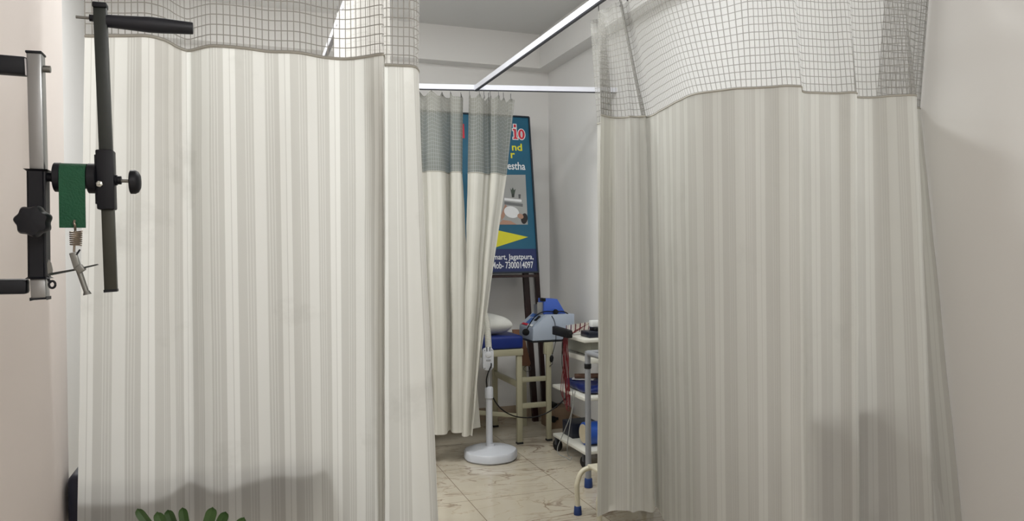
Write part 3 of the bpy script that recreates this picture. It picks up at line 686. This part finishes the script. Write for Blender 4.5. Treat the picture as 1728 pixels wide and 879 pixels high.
# ------------------------------------------------------------------ trolley
M_shelf = mat('trolley_white_laminate', '#c9c8bf', rough=.35, var=.03); M_tube = mat('grey_painted_steel', '#84868a', rough=.4, var=.04)
cxl, cyn, cyf = 2.015, 4.27, 4.80; cxr = 2.40
zt_, zm_, zl_ = .835, .462, .118
ct = thing('trolley', 'white three-shelf trolley against the right wall, loaded with therapy devices', 'trolley', ((cxl + cxr) / 2, (cyn + cyf) / 2, 0))
for z in (zt_, zm_, zl_):
    MB().box((cxl, cyn, z - .022), (cxr, cyf, z), bev=.004).build('shelf', M_shelf, ct)
for x in (cxl + .05, cxr - .02):
    for y in (cyn + .03, cyf - .03):
        if x < 2.2: continue
        MB().box((x - .012, y - .012, .085), (x + .012, y + .012, zt_ - .02)).build('post', M_shelf, ct, smooth=False)
MB().box((cxl + .07, cyn + .05, zt_ - .115), (cxr - .035, cyf - .05, zt_ - .024), bev=.004).build('drawer', mat('drawer_grey', '#8f9188', rough=.45), ct)
MB().box((cxl + .05, cyn + .02, zt_ - .16), (cxr - .035, cyf - .05, zt_ - .125), bev=.004).build('tray', M_shelf, ct)
for x in (cxl + .02, cxr - .04):
    for y in (cyn + .04, cyf - .04):
        w = MB().lathe([(.012, -.012), (.038, -.012), (.041, -.006), (.041, .006), (.038, .012), (.012, .012)], (x, y, .041), axis=(1, .3, 0), seg=22).build('caster', M_blk, ct)
        MB().box((x - .018, y - .012, .045), (x + .018, y + .012, .1)).build('fork', mat('dark_steel', '#33353a'), w, smooth=False)
# things on the trolley
def Tq(px, py, Y): return P(px, py, Y=Y)
bb = MB(); a = P(931.5, 564.5, Z=zt_); b2 = P(957, 571, Z=zt_)
dv = (b2 - a).normalized(); nv = Vector((-dv.y, dv.x, 0)); nv = nv if nv.x > 0 else -nv
bb.prism([a, b2, b2 + Vector((0, 0, .052)), a + Vector((0, 0, .058))], nv * .04, bev=.006)
tag(bb.build('battery_box', M_blk), 'flat black box lying at the far end of the trolley top', 'box')
un = thing('stimulator', 'dark navy therapy unit with teal edge on the trolley top', 'therapy device', (2.2, 4.42, zt_))
MB().box((cxl + .06, cyn + .06, zt_), (cxl + .33, cyn + .19, zt_ + .04), bev=.006).build('body', mat('navy_plastic', '#0e1524', rough=.35), un)
MB().box((cxl + .15, cyn + .055, zt_ + .008), (cxl + .33, cyn + .06, zt_ + .03)).build('front_strip', mat('teal_plastic', '#2a7f95', rough=.4), un, smooth=False)
MB().box((cxl + .12, cyn + .09, zt_ + .04), (cxl + .3, cyn + .18, zt_ + .062), bev=.004).build('top_plate', M_blk, un)
wb = thing('monitor_box', 'small white-lidded navy box standing on the dark therapy unit', 'box', (2.27, 4.6, zt_))
wx = P(999, 545, Y=4.40).x; wzt = P(1002, 541, Y=4.40).z; wzm = P(998, 552, Y=4.40).z
MB().box((wx, 4.40, zt_ + .062), (wx + .14, 4.44, wzm), bev=.004).build('body', mat('navy_case', '#28304a', rough=.4), wb)
MB().box((wx - .003, 4.397, wzm), (wx + .143, 4.443, wzt), bev=.004).build('lid', mat('white_case', '#d8dad8', rough=.4), wb)
# electrode leads: row of thin white and red wires falling onto a hanging red bundle
ld = thing('electrode_leads', 'bundle of red electrode leads draped over the trolley edge', 'cable', (cxl - .02, cyn + .1, zt_))
M_rw = mat('red_wire', '#66151d', rough=.4); M_ww = mat('cream_wire', '#d8cdbb', rough=.5)
rnd = random.Random(5)
for i in range(16):
    f = i / 15
    tp = P(956 + 39 * f, 549 - 6 * f, Y=4.56 - .05 * f); base = P(955 + 38 * f, 566 - 10 * f, Y=4.55 - .05 * f); base.z = max(base.z, zt_ + .012)
    MB().tube(spl([tp, (tp + base) / 2 + Vector((.002, .002, 0)), base], 3), .0028, 6).build('lead_tip', (M_ww if i % 3 else M_rw), ld)
ZK = P(960, 693, Y=4.5).z
for i in range(7):
    yo = 4.50 + .012 * i; xo = cxl - .006
    st = P(994 - 4 * i, 546 + 2 * i, Y=4.52); md = P(974 - 1.5 * i, 558 + i, Y=yo + .01); ed = Vector((cxl + .002, yo, zt_ + .012))
    lowz = ZK + (i % 4) * .028; u = rnd.uniform
    pts = [st, (st + md) / 2 + Vector((0, 0, .004)), md, ed, Vector((xo - .008, yo, zt_ - .03)), Vector((xo - .012 + u(-.02, .016), yo - .004, zt_ - .17)), Vector((xo - .012 + u(-.022, .018), yo, lowz + .1)), Vector((xo - .016 + .004 * i, yo, lowz + .012)), Vector((xo + .002, yo + .006, lowz)), Vector((xo + .010, yo + .01, lowz + .03)), Vector((xo - .002 + u(-.006, .012), yo + .012, lowz + .2)), Vector((xo - .012, yo + .012, zt_ - .1)), Vector((xo - .01, yo + .01, zt_ - .03))]
    MB().tube(spl(pts, 6), .0024, 6).build('red_wire', M_blk if i == 6 else M_rw, ld)
# thin grey leads hanging lower
gl = MB(); gl.tube(spl([Vector((cxl - .008, cyn + .17, zm_ + .03)), Vector((cxl - .012, cyn + .18, .34)), P(949, 735, Y=4.5), P(941, 755, Y=4.52), P(943, 766, Y=4.5), P(955, 772, Y=4.42), P(962, 776, Y=4.4), P(964, 771, Y=4.42), P(959, 768, Y=4.44), P(958, 745, Y=4.42), Vector((cxl - .008, cyn + .13, zm_ + .02))], 8), .003, 6)
tag(gl.build('grey_wire', mat('grey_wire_pvc', '#7e7f7c', rough=.5)), 'thin grey wire looped below the red leads beside the trolley', 'wire')
# middle shelf
bg = thing('folded_bag', 'blue plastic bag on the middle shelf of the trolley', 'bag', (2.22, 4.55, zm_))
b_ = MB(); b_.cushion((cxl + .045, cyn + .06, zm_), (cxl + .325, cyf - .07, zm_ + .06), puff=.35, e=6)
for v in b_.bm.verts:
    k = noise.noise(v.co * 22) * .012
    if v.co.z > zm_ + .015: v.co.z += k
b_.build('bag', mat('blue_plastic_bag', '#14225a', rough=.3, var=.4, scale=25), bg)
sl = MB(); sl.prism([(cxl + .06, cyf - .2, zm_ + .062), (cxl + .17, cyf - .3, zm_ + .065), (cxl + .2, cyf - .26, zm_ + .065), (cxl + .09, cyf - .15, zm_ + .062)], (0, 0, .004)); sl.build('white_sleeve', M_wht, bg, smooth=False)
tb = MB(); tb.tube([(cxl + .08, cyf - .2, zm_ + .085), (cxl + .32, cyf - .33, zm_ + .092)], [.016, .018], 14)
tag(tb.build('paper_roll', mat('brown_kraft', '#6d5142', rough=.6)), 'narrow brown roll lying across the blue bag', 'roll')
# bottom shelf
tag(MB().box((cxl + .06, cyf - .2, zl_), (cxl + .26, cyf - .03, zl_ + .1), bev=.006).build('dark_box', mat('navy_case_dark', '#0c1222', rough=.45)), 'dark navy box on the bottom shelf of the trolley', 'box')
rl = thing('foam_roll', 'blue roll with a cream end on the bottom shelf', 'roll', (2.22, 4.42, zl_))
rc = Vector((cxl + .06, 4.42, zl_ + .077)); re_ = Vector((cxl + .34, 4.42, zl_ + .077))
MB().tube([rc, rc + Vector((.006, 0, 0)), re_], [.07, .075, .075], 28).build('cover', mat('blue_roll_cover', '#2450a8', rough=.35, var=.3, scale=20), rl)
MB().tube([rc + Vector((-.004, 0, 0)), rc + Vector((.003, 0, 0))], .062, 28).build('end_disc', mat('cream_foam', '#b9ad94', rough=.7), rl)
# carton with adapters near the couch foot
cz_ = P(935, 722, Z=0); Yc = 5.35
cx0, cx1 = P(929, 700, Y=Yc).x, P(941.5, 700, Y=Yc).x
tag(MB().box((cx0, Yc, 0), (cx1 + .12, Yc + .2, P(935, 690, Y=Yc).z), bev=.004).build('carton', mat('brown_carton', '#75604c', rough=.7)), 'small brown carton on the floor behind the trolley', 'carton')
ad = thing('power_adapter', 'black power adapter on top of the small brown carton', 'adapter', ((cx0 + cx1) / 2, Yc + .08, P(935, 690, Y=Yc).z))
zc_ = P(935, 690, Y=Yc).z
MB().box((cx0 + .0, Yc + .03, zc_), (cx1 + .01, Yc + .12, zc_ + .035), bev=.005).build('body', M_blk, ad)
MB().box((cx0 + .012, Yc + .05, zc_ + .035), (cx0 + .035, Yc + .09, zc_ + .055), bev=.003).build('plug', M_blk, ad)
sc = MB(); pc = P(933, 707, Y=Yc - .01); sc.lathe([(.012, 0), (.024, .004), (.026, .022), (.012, .034)], (pc.x, Yc - .034, pc.z), axis=(0, 1, 0), seg=16)
sc.box((pc.x - .0, Yc - .02, pc.z - .01), (pc.x + .045, Yc + .0, pc.z + .012), bev=.003)
tag(sc.build('black_plug', M_blk), 'black plug resting against the front of the brown carton', 'plug')

# ------------------------------------------------------------------ grey couch and step stool on the right
M_rub = mat('blue_rubber', '#15336b', rough=.55)
gx, gy = 1.935, 4.0
pf = P(993, 822, Z=0); gx, gy = pf.x, pf.y
gc = thing('examination_couch', 'grey steel couch frame with blue rubber feet behind the right curtain', 'couch', (gx + .2, gy - .7, 0))
zg = P(990, 590, Y=gy).z
gr = MB()
gy2 = gy - 1.3
for y in (gy, gy2): gr.tube([(gx, y, zg - .02), (gx + .42, y, zg - .02)], .0155, 14)
for x in (gx, gx + .42): gr.tube([(x, gy, zg - .02), (x, gy2, zg - .02)], .0155, 14)
gr.build('frame', M_tube, gc)
for x in (gx, gx + .42):
    for y in (gy, gy2):
        l = MB().tube([(x, y, .03), (x, y, zg - .01)], .0175, 16).build('leg', M_tube, gc)
        MB().lathe([(.024, 0), (.025, .006), (.023, .05), (.02, .055)], (x, y, 0), seg=18).build('rubber_foot', M_rub, l)
MB().lathe([(.019, 0), (.021, .004), (.021, .026), (.019, .03)], (gx, gy, P(990, 622, Y=gy).z), seg=18).build('clamp', M_blk, gc)
MB().box((gx + .0, gy2 + .0, zg - .005), (gx + .44, gy - .42, zg + .07), bev=.015, seg=3).build('mattress', mat('grey_vinyl', '#8d8f93', rough=.4), gc)
# tall carton stack right behind the right curtain (its outline shows through the cloth)
tbx = thing('storage_box', 'tall grey box standing close behind the right curtain, seen as a dark shape', 'box', (1.86, 2.2, 0))
M_sb = mat('grey_carton', '#77777a', rough=.6)
# step stool
M_sc = mat('stool_cream_enamel', '#cfc9b4', rough=.35, var=.03)
sf = P(975, 868, Z=0)
st = thing('step_stool', 'cream step stool with blue rubber feet beside the right curtain', 'step stool', (sf.x + .2, sf.y - .12, 0))
hs = P(985, 786, Y=sf.y).z - .014
wS = .40
for y in (sf.y, sf.y - .26):
    ln = MB().tube(spl([(sf.x, y, .03), (sf.x - .004, y, hs * .55), (sf.x - .002, y, hs - .075), (sf.x + .022, y, hs - .02), (sf.x + .075, y, hs), (sf.x + .2, y, hs), (sf.x + wS - .075, y, hs), (sf.x + wS - .022, y, hs - .02), (sf.x + wS, y, hs - .075), (sf.x + wS, y, .03)], 7), .0135, 14).build('leg_frame', M_sc, st)
    for x in (sf.x, sf.x + wS):
        MB().lathe([(.021, 0), (.022, .005), (.019, .042), (.016, .046)], (x, y, 0), seg=18).build('rubber_foot', M_rub, ln)
MB().box((sf.x + .06, sf.y - .275, hs + .0), (sf.x + wS - .06, sf.y + .012, hs + .018), bev=.006).build('tread', M_sc, st)

# ------------------------------------------------------------------ bed behind the left curtain
M_nv = mat('navy_vinyl', '#14172a', rough=.4); M_sheet = mat('bed_sheet_grey', '#8f8c88', rough=.8)
lb_ = thing('treatment_bed', 'dark navy treatment bed just behind the left curtain, seen as a shadow', 'couch', (-.2, 3.0, 0))
bx0, bx1, by0, by1, bz = -.62, .2, 2.30, 4.1, .835
for x in (bx0 + .22, bx1 - .04):
    for y in (by0 + .05, by1 - .05):
        MB().box((x - .02, y - .02, 0), (x + .02, y + .02, .66), bev=.003).build('leg', M_tube, lb_)
MB().box((bx0 + .19, by0 + .02, .64), (bx1 - .01, by1 - .02, .69), bev=.004).build('frame', M_tube, lb_)
MB().box((-.44, 2.15, .69), (bx1, by1, bz), bev=.02, seg=3).build('mattress', M_nv, lb_)
pa, pb = P(368, 791, Y=2.15), P(541, 765, Y=2.15)
b_ = MB(); b_.prism([(pa.x, 2.15, bz), (bx1 - .004, 2.15, bz), (pb.x - .004, 2.15, pb.z), (pa.x + .03, 2.15, pa.z)], (0, .32, 0), bev=.012)
tag(b_.build('bolster', M_sheet), 'flat grey pillow at the end of the navy bed, its shadow on the left curtain', 'pillow')
q0 = P(1361, 700, Y=2.06); q1 = P(1512, 700, Y=2.06); qz = P(1400, 690, Y=2.06).z
MB().box((q0.x, 2.05, 0), (q1.x, 2.34, qz - .035), bev=.004).build('body', M_sb, tbx)
MB().box((q0.x - .004, 2.047, qz - .06), (q1.x + .004, 2.344, qz), bev=.006).build('lid', M_sb, tbx)

# ------------------------------------------------------------------ wall-mounted arm exerciser (front left)
YE = 1.22
def D(px, py, dy=0): return P(px, py, Y=YE + dy)
PX = (D(161, 290) - D(160, 290)).x      # metres per pixel here
M_ebk = mat('exerciser_black_paint', '#080a12', rough=.5, var=.15, spec=.3); M_grip = mat('black_rubber_grip', '#0a0e1a', rough=.5, var=.15)
M_chr = mat('chromed_tube', '#8f9090', rough=.28, metal=.85, var=.05); M_gun = mat('dark_green_bar', '#141b17', rough=.38, var=.2)
M_bar2 = mat('olive_steel_bar', '#33332b', rough=.4, metal=.4, var=.2)
M_grn = mat('green_webbing', '#0b4a2f', rough=.75, var=.15, scale=60, bump=.4); M_zn = mat('zinc_steel', '#7a7a76', rough=.35, metal=.75)
M_spring = mat('spring_steel', '#8b8073', rough=.35, metal=.7)
xw = XL
ex = thing('arm_exerciser', 'black wall-mounted arm exerciser with green strap on the left wall', 'exercise device', tuple(D(66, 503)))
MB().box((xw, YE - .06, D(60, 560).z), (xw + .018, YE + .06, D(60, 40).z), bev=.004).build('wall_plate', M_ebk, ex)
w_post = 24 * PX
MB().bar(D(60.5, 92), D(66, 300), w_post, .024, bev=.002).build('upright_tube', M_chr, ex)
MB().bar(D(60.2, 89), D(60.4, 93), w_post * 1.1, .027, bev=.001).build('end_cap', M_ebk, ex)
MB().bar(D(66.5, 468), D(68.5, 503), 25 * PX, .023, bev=.002).build('upright_tube', M_chr, ex)
MB().bar(D(68.4, 502), D(68.6, 505), 27 * PX, .026, bev=.001).build('end_cap', M_ebk, ex)
MB().bar(D(64.5, 287), D(66.5, 470), 30 * PX, .03, bev=.003).build('sleeve', M_ebk, ex)
for (pa, pb, hh) in ((110, 113, 34), (482, 483, 28)):
    a = D(48, pb); MB().bar((xw + .01, YE, D(40, pa).z), (a.x, YE, a.z), .02, hh * PX, up=(0, 0, 1), bev=.004).build('wall_arm', M_ebk, ex)
MB().bar(D(43, 99, -.012), D(44.5, 127, -.012), 2.2 * PX, .004).build('sticker', mat('pale_tape', '#b9b7b9', rough=.5), ex, smooth=False)
MB().lathe([(.005, 0), (.005, .012)], D(69, 116), axis=(1, 0, 0), seg=12).build('bolt', M_zn, ex)
# lobed clamp knob
MB().lathe([(.012, 0), (.012, .016)], D(62, 375, -.015), axis=(0, -1, 0), seg=16).build('knob_stem', M_ebk, ex)
MB().lathe([(25 * PX, 0), (27 * PX, .004), (27 * PX, .02), (24 * PX, .027), (6 * PX, .029)], D(60.5, 374, -.030), axis=(0, -1, 0), seg=70, lobes=7, amp=.075).build('lobed_knob', M_ebk, ex)
# drum and strap
def xl_(prof, px, py, nm, m, dy=0): MB().lathe([(r * PX, h * PX) for r, h in prof], D(px, py, dy), axis=(1, 0, 0), seg=36).build(nm, m, ex)
xl_([(9, -2), (8, 6), (11, 14)], 78, 299, 'boss', M_ebk)
xl_([(26, 0), (27.5, 1), (27.5, 11), (26, 12)], 92, 299, 'flange', M_ebk)
xl_([(21, 0), (21, 44)], 104, 299, 'drum', M_ebk)
xl_([(27, 0), (28.5, 1), (28.5, 14), (27, 15)], 149, 301, 'flange', M_ebk)
R1_ = 22 * PX; sp_ = []
c0 = D(126, 299)
prof_o = [(-R1_ - .003, D(126, 385).z)] + [((R1_ + .003) * math.cos(a), c0.z + (R1_ + .003) * math.sin(a)) for a in [math.pi - math.pi * i / 18 for i in range(19)]] + [(R1_ + .003, D(126, 305).z)]
prof_i = [(R1_ - .0005, D(126, 305).z)] + [((R1_ - .0005) * math.cos(a), c0.z + (R1_ - .0005) * math.sin(a)) for a in [math.pi * i / 18 for i in range(19)]] + [(-R1_ + .0005, D(126, 385).z)]
x0, x1 = D(104.5, 320).x, D(148, 320).x
MB().prism([(x0, YE + y, z) for y, z in prof_o + prof_i], (x1 - x0, 0, 0)).build('strap', M_grn, ex)
# hanging spring and tension screw
yf = -R1_ - .002
hk = MB(); hk.tube(spl([D(126, 372, yf - .004), D(125, 376, yf - .006), D(126.5, 380, yf - .006), D(127, 388, yf)], 5), .0017, 8); hk.tube([D(127, 386, yf), D(127, 391, yf)], .0016, 8)
hk.tube([D(125.5, 412, yf), D(125, 425, yf)], .0016, 8); hk.build('hook', M_spring, ex)
hl = MB(); pts = []
for i in range(7 * 14 + 1):
    a = 2 * math.pi * i / 14; t = i / (7 * 14); c = D(128, 390 + 24 * t, yf); r = (10 - 1.0 * t) * PX
    pts.append(c + Vector((r * math.cos(a), r * math.sin(a), 0)))
hl.tube(pts, .0011, 6); hl.build('spring', M_spring, ex)
sw = MB(); sw.bar(D(123, 426, yf), D(132, 455, yf), 12 * PX, .008, bev=.001); sw.tube([D(131, 450, yf), D(146, 493, yf)], [5.2 * PX, 4.6 * PX], 14); sw.tube([D(146, 491, yf), D(147.5, 497, yf)], [5 * PX, 7.5 * PX], 16)
sw.build('tension_screw', M_zn, ex)
MB().bar(D(129, 430, yf - .002), D(135, 421, yf - .002), 2.5 * PX, .004).build('pin', M_ebk, ex)
MB().bar(D(131, 457, yf - .003), D(141, 450, yf - .003), 13 * PX, .012, bev=.001).build('nut_block', M_zn, ex)
MB().prism([D(82, 461, yf - .001), D(126, 453.5, yf - .001), D(163, 445.5, yf - .001), D(163.5, 447.5, yf - .001), D(127, 456.5, yf - .001), D(84, 465, yf - .001)], (0, .012, 0)).build('lever', M_gun, ex)
MB().prism([D(81, 462, -.013), D(79.5, 445, -.013), D(82, 438, -.013), D(86, 444, -.013), D(88.5, 455, -.013), D(88, 462, -.013)], (0, .003, 0)).build('end_tab', M_zn, ex)
rg = MB(); c = D(88, 480, -.008); rg.tube([c + Vector((5.2 * PX * math.cos(a), 0, 6.5 * PX * math.sin(a))) for a in [2 * math.pi * i / 20 for i in range(21)]], .0016, 6); rg.tube([D(80, 466, -.006), D(83, 474, -.008), D(85, 478, -.008)], .0018, 6)
rg.build('ring', M_ebk, ex)
# right swing bar with grip and clamp
MB().bar(D(169, 12), D(181, 300), 23 * PX, .012, bev=.0015).build('swing_bar', M_gun, ex)
MB().bar(D(180.5, 300), D(187.5, 491), 22 * PX, .012, bev=.0015).build('swing_bar', M_bar2, ex)
MB().bar(D(187.2, 488), D(187.6, 492.5), 23 * PX, .014).build('end_cap', M_ebk, ex)
MB().bar(D(168.8, 5.5), D(169.2, 15), 25 * PX, .018, bev=.002).build('end_cap', M_ebk, ex)
MB().bar(D(178, 254), D(181, 354), 30 * PX, .026, bev=.002).build('clamp_sleeve', M_ebk, ex)
MB().bar(D(164, 262), D(166, 345), 6 * PX, .022, bev=.001).build('clamp_plate', M_ebk, ex)
MB().lathe([(.0045, 0), (.0045, .003), (.0018, .004), (.0018, .010)], D(168, 310.5, -.013), axis=(0, -1, 0), seg=6).build('hex_bolt', mat('bright_zinc', '#b5b6ae', rough=.3, metal=.6), ex)
xl_([(10, 0), (10, 4), (8, 5), (8, 11)], 194, 304, 'collar', M_ebk)
xl_([(3.5, 0), (3.5, 16)], 204, 305, 'stem', M_zn)
xl_([(20, 0), (23, 1.5), (23, 10), (20, 15.5), (13, 19), (2, 20)], 219, 307, 'round_knob', M_ebk)
g0, g1 = D(180, 35.5), D(326, 48); gd = (g1 - g0); L = gd.length
MB().lathe([(11.5 * PX, 0), (12 * PX, L * .02), (13.5 * PX, L * .25), (15.3 * PX, L * .48), (14.8 * PX, L * .62), (12.8 * PX, L * .85), (11.8 * PX, L * .985), (11 * PX, L)], g0, axis=tuple(gd), seg=28).build('grip', M_grip, ex)
xl_([(6.5, 0), (6.5, 6)], 151, 30, 'hex_nut', M_ebk)
xl_([(2.8, 0), (2.8, 25)], 128, 28.5, 'bolt', M_zn)

# ------------------------------------------------------------------ plant in the foreground
YP = 1.06
pc = P(322, 1010, Y=YP); pz = pc.z
pt = thing('potted_plant', 'green strap-leaved plant poking up in front of the left curtain', 'plant', (pc.x, pc.y, 0))
M_leaf = mat('leaf_green', '#2f4a1f', rough=.45, var=.35, scale=18); M_pot = mat('planter_white', '#d5d2cb', rough=.5)
pb = MB(); pb.lathe([(.10, 0), (.11, .01), (.145, pz - .10), (.15, pz - .09), (.15, pz - .07), (.138, pz - .07), (.132, pz - .11)], (pc.x, pc.y, 0), seg=40); pb.build('planter', M_pot, pt)
MB().lathe([(.134, -.02), (.134, 0), (.05, .008)], (pc.x, pc.y, pz - .10), seg=30).build('soil', mat('soil_dark', '#2a1f17', rough=.95, var=.4, scale=60, bump=.6), pt)
def leaf(tip, base, w, bend):
    base, tip = Vector(base), Vector(tip); mid = (base + tip) / 2 + Vector(bend); pts = spl([base, mid, tip], 22); n = len(pts)
    bm = MB(); rows = []
    side = (tip - base).cross(Vector((0, 1, .0)) if abs((tip - base).normalized().y) < .8 else Vector((1, 0, 0))).normalized()
    for i, p in enumerate(pts):
        t = i / (n - 1); ww = w * min(1, .55 + t * 1.2) * (1 if t < .9 else max(.12, math.sqrt(max(0, 1 - ((t - .9) / .1) ** 2)))) * .5
        d = (pts[min(i + 1, n - 1)] - pts[max(i - 1, 0)]).normalized(); s_ = (side - d * side.dot(d)).normalized(); nrm = d.cross(s_)
        rows.append([bm.bm.verts.new(p + s_ * ww * k + nrm * (.0025 * abs(k) + o)) for k, o in ((-1, 0), (-.5, .0), (0, 0), (.5, 0), (1, 0), (.5, -.0014), (0, -.0018), (-.5, -.0014))])
    for i in range(n - 1):
        for k in range(8): bm.bm.faces.new((rows[i][k], rows[i][(k + 1) % 8], rows[i + 1][(k + 1) % 8], rows[i + 1][k]))
    bm.bm.faces.new(rows[0]); bm.bm.faces.new(rows[-1])
    bm.build('leaf', M_leaf, pt)
bs_ = Vector((pc.x, pc.y, pz - .095))
for k, (px, py, w, dy, bx) in enumerate([(232, 858, .014, .01, -.03), (265, 863.5, .016, -.02, -.025), (283, 860, .015, .02, -.02), (308, 856, .014, .0, -.012), (359, 855.5, .017, -.01, .014), (381, 863, .016, .015, .024), (412, 872.5, .015, -.01, .035), (330, 892, .015, -.05, .0), (345, 886, .015, .06, .0), (250, 895, .015, -.06, -.03), (395, 895, .015, .05, .03)]):
    tip = P(px, py, Y=YP + dy); b = bs_ + Vector((bx * .6, dy * .5, 0)); leaf(tip, b, w * .85, (-bx * .5, 0, .03))
